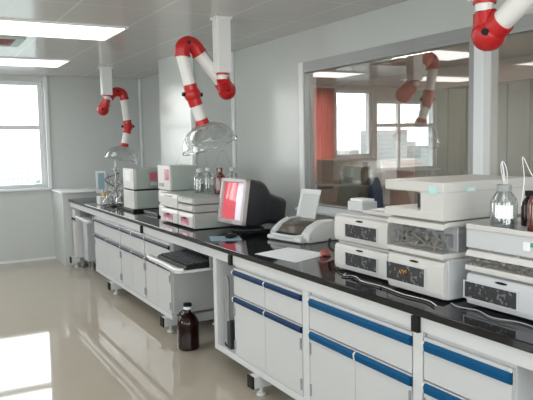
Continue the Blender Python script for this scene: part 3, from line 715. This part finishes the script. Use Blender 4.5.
# floor bottle
t = thing('reagent_bottle', 'large dark brown reagent bottle standing on the floor', 'bottle', (1.76,4.42,0))
MB().lathe([(0,0),(.072,0),(.080,.01),(.080,.19),(.074,.222),(.055,.252),(.03,.270),(.024,.28),(.024,.305),(.028,.308),(.028,.314),(0,.314)], n=36).build('glass_body', 'darkbrown', t, smooth=True)
MB().lathe([(0,.300),(.031,.300),(.031,.322),(0,.322)], n=24).build('cap_ring', 'label', t, smooth=True)
MB().lathe([(0,.322),(.032,.322),(.032,.341),(.028,.344),(0,.344)], n=24).build('cap', 'black', t, smooth=True)
MB().tube(curve_pts([(-.025,.0,.296),(-.045,.02,.285),(-.056,.02,.262),(-.05,.015,.25)],6), .006, 8).build('handle', 'darkbrown', t, smooth=True)

# ------------------------------------------------------------------ the next room, seen through the partition
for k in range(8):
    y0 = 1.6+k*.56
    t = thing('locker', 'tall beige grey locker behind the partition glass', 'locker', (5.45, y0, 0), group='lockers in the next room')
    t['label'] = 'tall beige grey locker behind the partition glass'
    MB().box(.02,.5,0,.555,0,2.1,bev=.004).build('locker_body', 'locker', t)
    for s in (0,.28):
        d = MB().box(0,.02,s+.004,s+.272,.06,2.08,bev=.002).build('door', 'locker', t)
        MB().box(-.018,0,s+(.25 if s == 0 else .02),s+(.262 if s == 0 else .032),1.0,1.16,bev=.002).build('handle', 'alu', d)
t = thing('desk', 'dark topped desk in the next room below the partition glass', 'desk', (0,0,0))
MB().box(3.16,3.86,3.0,5.2,.90,.925,bev=.003).build('desk_top', 'wood', t)
for x, y in ((3.2,3.05),(3.82,3.05),(3.2,5.15),(3.82,5.15)): MB().box(x-.02,x+.02,y-.02,y+.02,0,.90).build('leg', 'grey', t)
t = thing('upright_panel', 'olive grey upright panel standing behind the partition glass', 'panel', (0,0,0))
MB().prism([(4.70,.926),(4.26,.926),(4.28,1.30),(4.60,1.315)], 0, 3.30, 3.34, bev=.004).build('panel_back', 'olive', t)
MB().box(3.26,3.42,4.38,4.58,.926,.94,bev=.003).build('stand', 'dark', t)
tag(MB().prism([(4.245,.926),(4.15,.926),(4.17,1.12),(4.22,1.22),(4.245,1.20)], 0, 3.30, 3.40, bev=.008).build('cloth_bag', 'navyb'), 'dark blue bag beside the olive panel in the next room', 'bag')
t = thing('wall_shelf', 'dark red wooden shelf on a bracket behind the partition glass', 'shelf', (0,0,0))
MB().box(3.12,3.28,4.70,4.95,1.10,1.125,bev=.003).build('shelf_board', 'wood', t)
MB().box(3.12,3.15,4.72,4.75,.926,1.10).build('bracket', 'dark', t)
t = thing('wall_unit', 'white wall box hanging in the next room behind the glass', 'box', (0,0,0))
MB().box(5.2,5.45,6.4,6.9,.95,1.25,bev=.01).build('box_body', 'trim', t); MB().box(5.19,5.2,6.42,6.88,.97,1.02).build('grille', 'grey', t)
MB().box(5.28,5.42,6.5,6.8,0,.95).build('stand', 'trim', t)

for k, y in enumerate((2.2, 5.0)):  # lights added to brighten the next room behind the glass
    t = thing('ceiling_light', 'added square light brightening the next room, %s' % ('nearer one','farther one')[k], 'ceiling light', (4.1, y, CH-.03), group='added lights in the next room')
    MB().box(-.02,.62,-.02,0,-.012,0).box(-.02,.62,.6,.62,-.012,0).box(-.02,0,0,.6,-.012,0).box(.6,.62,0,.6,-.012,0).build('light_frame', 'trim', t)
    B('diffuser', 'lamp_added', t, 0,.6,0,.6,-.008,-.001)
# red curtain beside the far window (its reflection shows in the partition)
cm = MB(); pts = []
n = 36
for i in range(n+1):
    x = -.26+.40*i/n; pts.append((x, YF-.06+.018*math.sin(i*1.1)))
vs = [[cm.bm.verts.new((x, y, z)) for z in (.75, 1.5, 2.38)] for x, y in pts]
for a, b in zip(vs, vs[1:]):
    for k in range(2): cm.bm.faces.new((a[k], b[k], b[k+1], a[k+1]))
rcur = cm.build('curtain', 'redcloth', smooth=True); sol = rcur.modifiers.new('s', 'SOLIDIFY'); sol.thickness = .003
tag(rcur, 'red curtain hanging between the far windows', 'curtain')
cr = MB().tube([(-.30,YF-.06,2.40),(.22,YF-.06,2.40)], .01, 10).build('curtain_rail', 'trim', smooth=True); tag(cr, 'short rail carrying the red curtain', 'rail')

# ------------------------------------------------------------------ the city outside
gd = MB().box(-900, 500, 14, 1500, -32, -30).build('ground_outside', 'ground'); gd['kind'] = 'structure'
def tower(label, x, y, w, d, h, fl, mt):
    t = thing('building', label, 'building', (x, y, -30), group='buildings seen outside')
    MB().box(-w/2, w/2, 0, d, 0, h).build('wall', mt, t)
    g = MB(); n = max(2, int(w/2.6)); fh = 3.2
    for f in range(int(h/fh)):
        for k in range(n):
            a = -w/2+(k+.22)*w/n; g.box(a, a+w/n*.56, -.08, .05, f*fh+1.0, f*fh+2.5)
        for k in range(max(2,int(d/2.6))):
            q = max(2,int(d/2.6)); a = (k+.22)*d/q; g.box(w/2-.05, w/2+.08, a, a+d/q*.56, f*fh+1.0, f*fh+2.5)
    g.build('window_grid', 'bglass', t); MB().box(-w/2-.3, w/2+.3, -.3, d+.3, h, h+.8).build('roof', 'concrete', t)
    return t
bl = [(-309,375,28,20,37), (-262,360,30,16,20), (-345,372,22,16,25), (-300,430,40,20,22), (-355,420,34,20,28), (-285,330,24,14,17), (52,420,22,14,17), (66,470,26,16,24), (92,520,24,14,30), (80,440,16,12,15), (36,560,40,18,22), (112,600,40,20,26)]
names = ['pale tower block with window grid reflected in the partition glass','wide pale block left of the tower outside','narrow pale block beyond the tower outside','long pale block behind the tower outside','wide office block right of the tower outside','low pinkish block in front of the tower outside','low pale block outside at the left of the far window','pale block outside in the middle of the far window','taller block on the skyline of the far window','small low pinkish block outside the far window','wide pale block on the skyline, leftmost','wide far block on the skyline, rightmost']
for k, ((x,y,w,d,h), lb) in enumerate(zip(bl, names)): tower(lb, x, y, w, d, h, 0, 'pinkr' if k in (5,9) else 'concrete')
tb = MB(); c_ = 0
while c_ < 260:
    y = random.uniform(300, 640); x = y*random.uniform(-.05,.22) if c_ % 2 else 6-y*random.uniform(.62,1.12); r = random.uniform(3.5, 8)
    if any(abs(x-q[0]) < q[2]/2+10 and q[1]-10 < y < q[1]+q[3]+10 for q in bl): continue
    c_ += 1
    q = bmesh.ops.create_icosphere(tb.bm, subdivisions=2, radius=r)
    for v_ in q['verts']: v_.co = Vector((v_.co.x*random.uniform(.85,1.15)+x, v_.co.y*random.uniform(.85,1.15)+y, v_.co.z*random.uniform(.85,1.2)-30+r*.6))
tag(tb.build('tree_canopy', 'tree'), 'dense green tree canopy covering the ground outside', 'trees', kind='stuff')

# ------------------------------------------------------------------ light
w = bpy.data.worlds.new('world'); bpy.context.scene.world = w; w.use_nodes = True; nt = w.node_tree
bg = nt.nodes['Background']; tc = nt.nodes.new('ShaderNodeTexCoord'); sx = nt.nodes.new('ShaderNodeSeparateXYZ'); rp = nt.nodes.new('ShaderNodeValToRGB')
nt.links.new(tc.outputs['Generated'], sx.inputs[0]); nt.links.new(sx.outputs['Z'], rp.inputs[0]); nt.links.new(rp.outputs[0], bg.inputs[0])
rp.color_ramp.elements[0].color = (1,.98,.955,1); rp.color_ramp.elements[1].color = (.75,.85,.98,1)
bg.inputs[1].default_value = 7.5
def portal(loc, rot, sx_, sy_):
    l = bpy.data.lights.new('window_portal', 'AREA'); l.shape = 'RECTANGLE'; l.size = sx_; l.size_y = sy_; l.cycles.is_portal = True
    o = bpy.data.objects.new('window_portal', l); C.objects.link(o); o.location = loc; o.rotation_euler = rot
for x0, x1, z0, z1 in wins: portal(((x0+x1)/2, YF+.2, (z0+z1)/2), (-PI/2, 0, 0), x1-x0, z1-z0)
for x0, x1 in ((-2.6,-.2),(.2,2.4)): portal(((x0+x1)/2, YB-.18, 1.6), (PI/2, 0, 0), x1-x0, 1.4)
for y0, y1 in ((.5,2.6),(3.6,5.7)): portal((XL-.18, (y0+y1)/2, 1.6), (0, -PI/2, 0), 1.4, y1-y0)

s = bpy.context.scene
s.view_settings.view_transform = 'Standard'; s.view_settings.look = 'None'; s.view_settings.exposure = .12; s.view_settings.gamma = 1
s.view_settings.use_curve_mapping = False
s.cycles.max_bounces = 10; s.cycles.transparent_max_bounces = 24
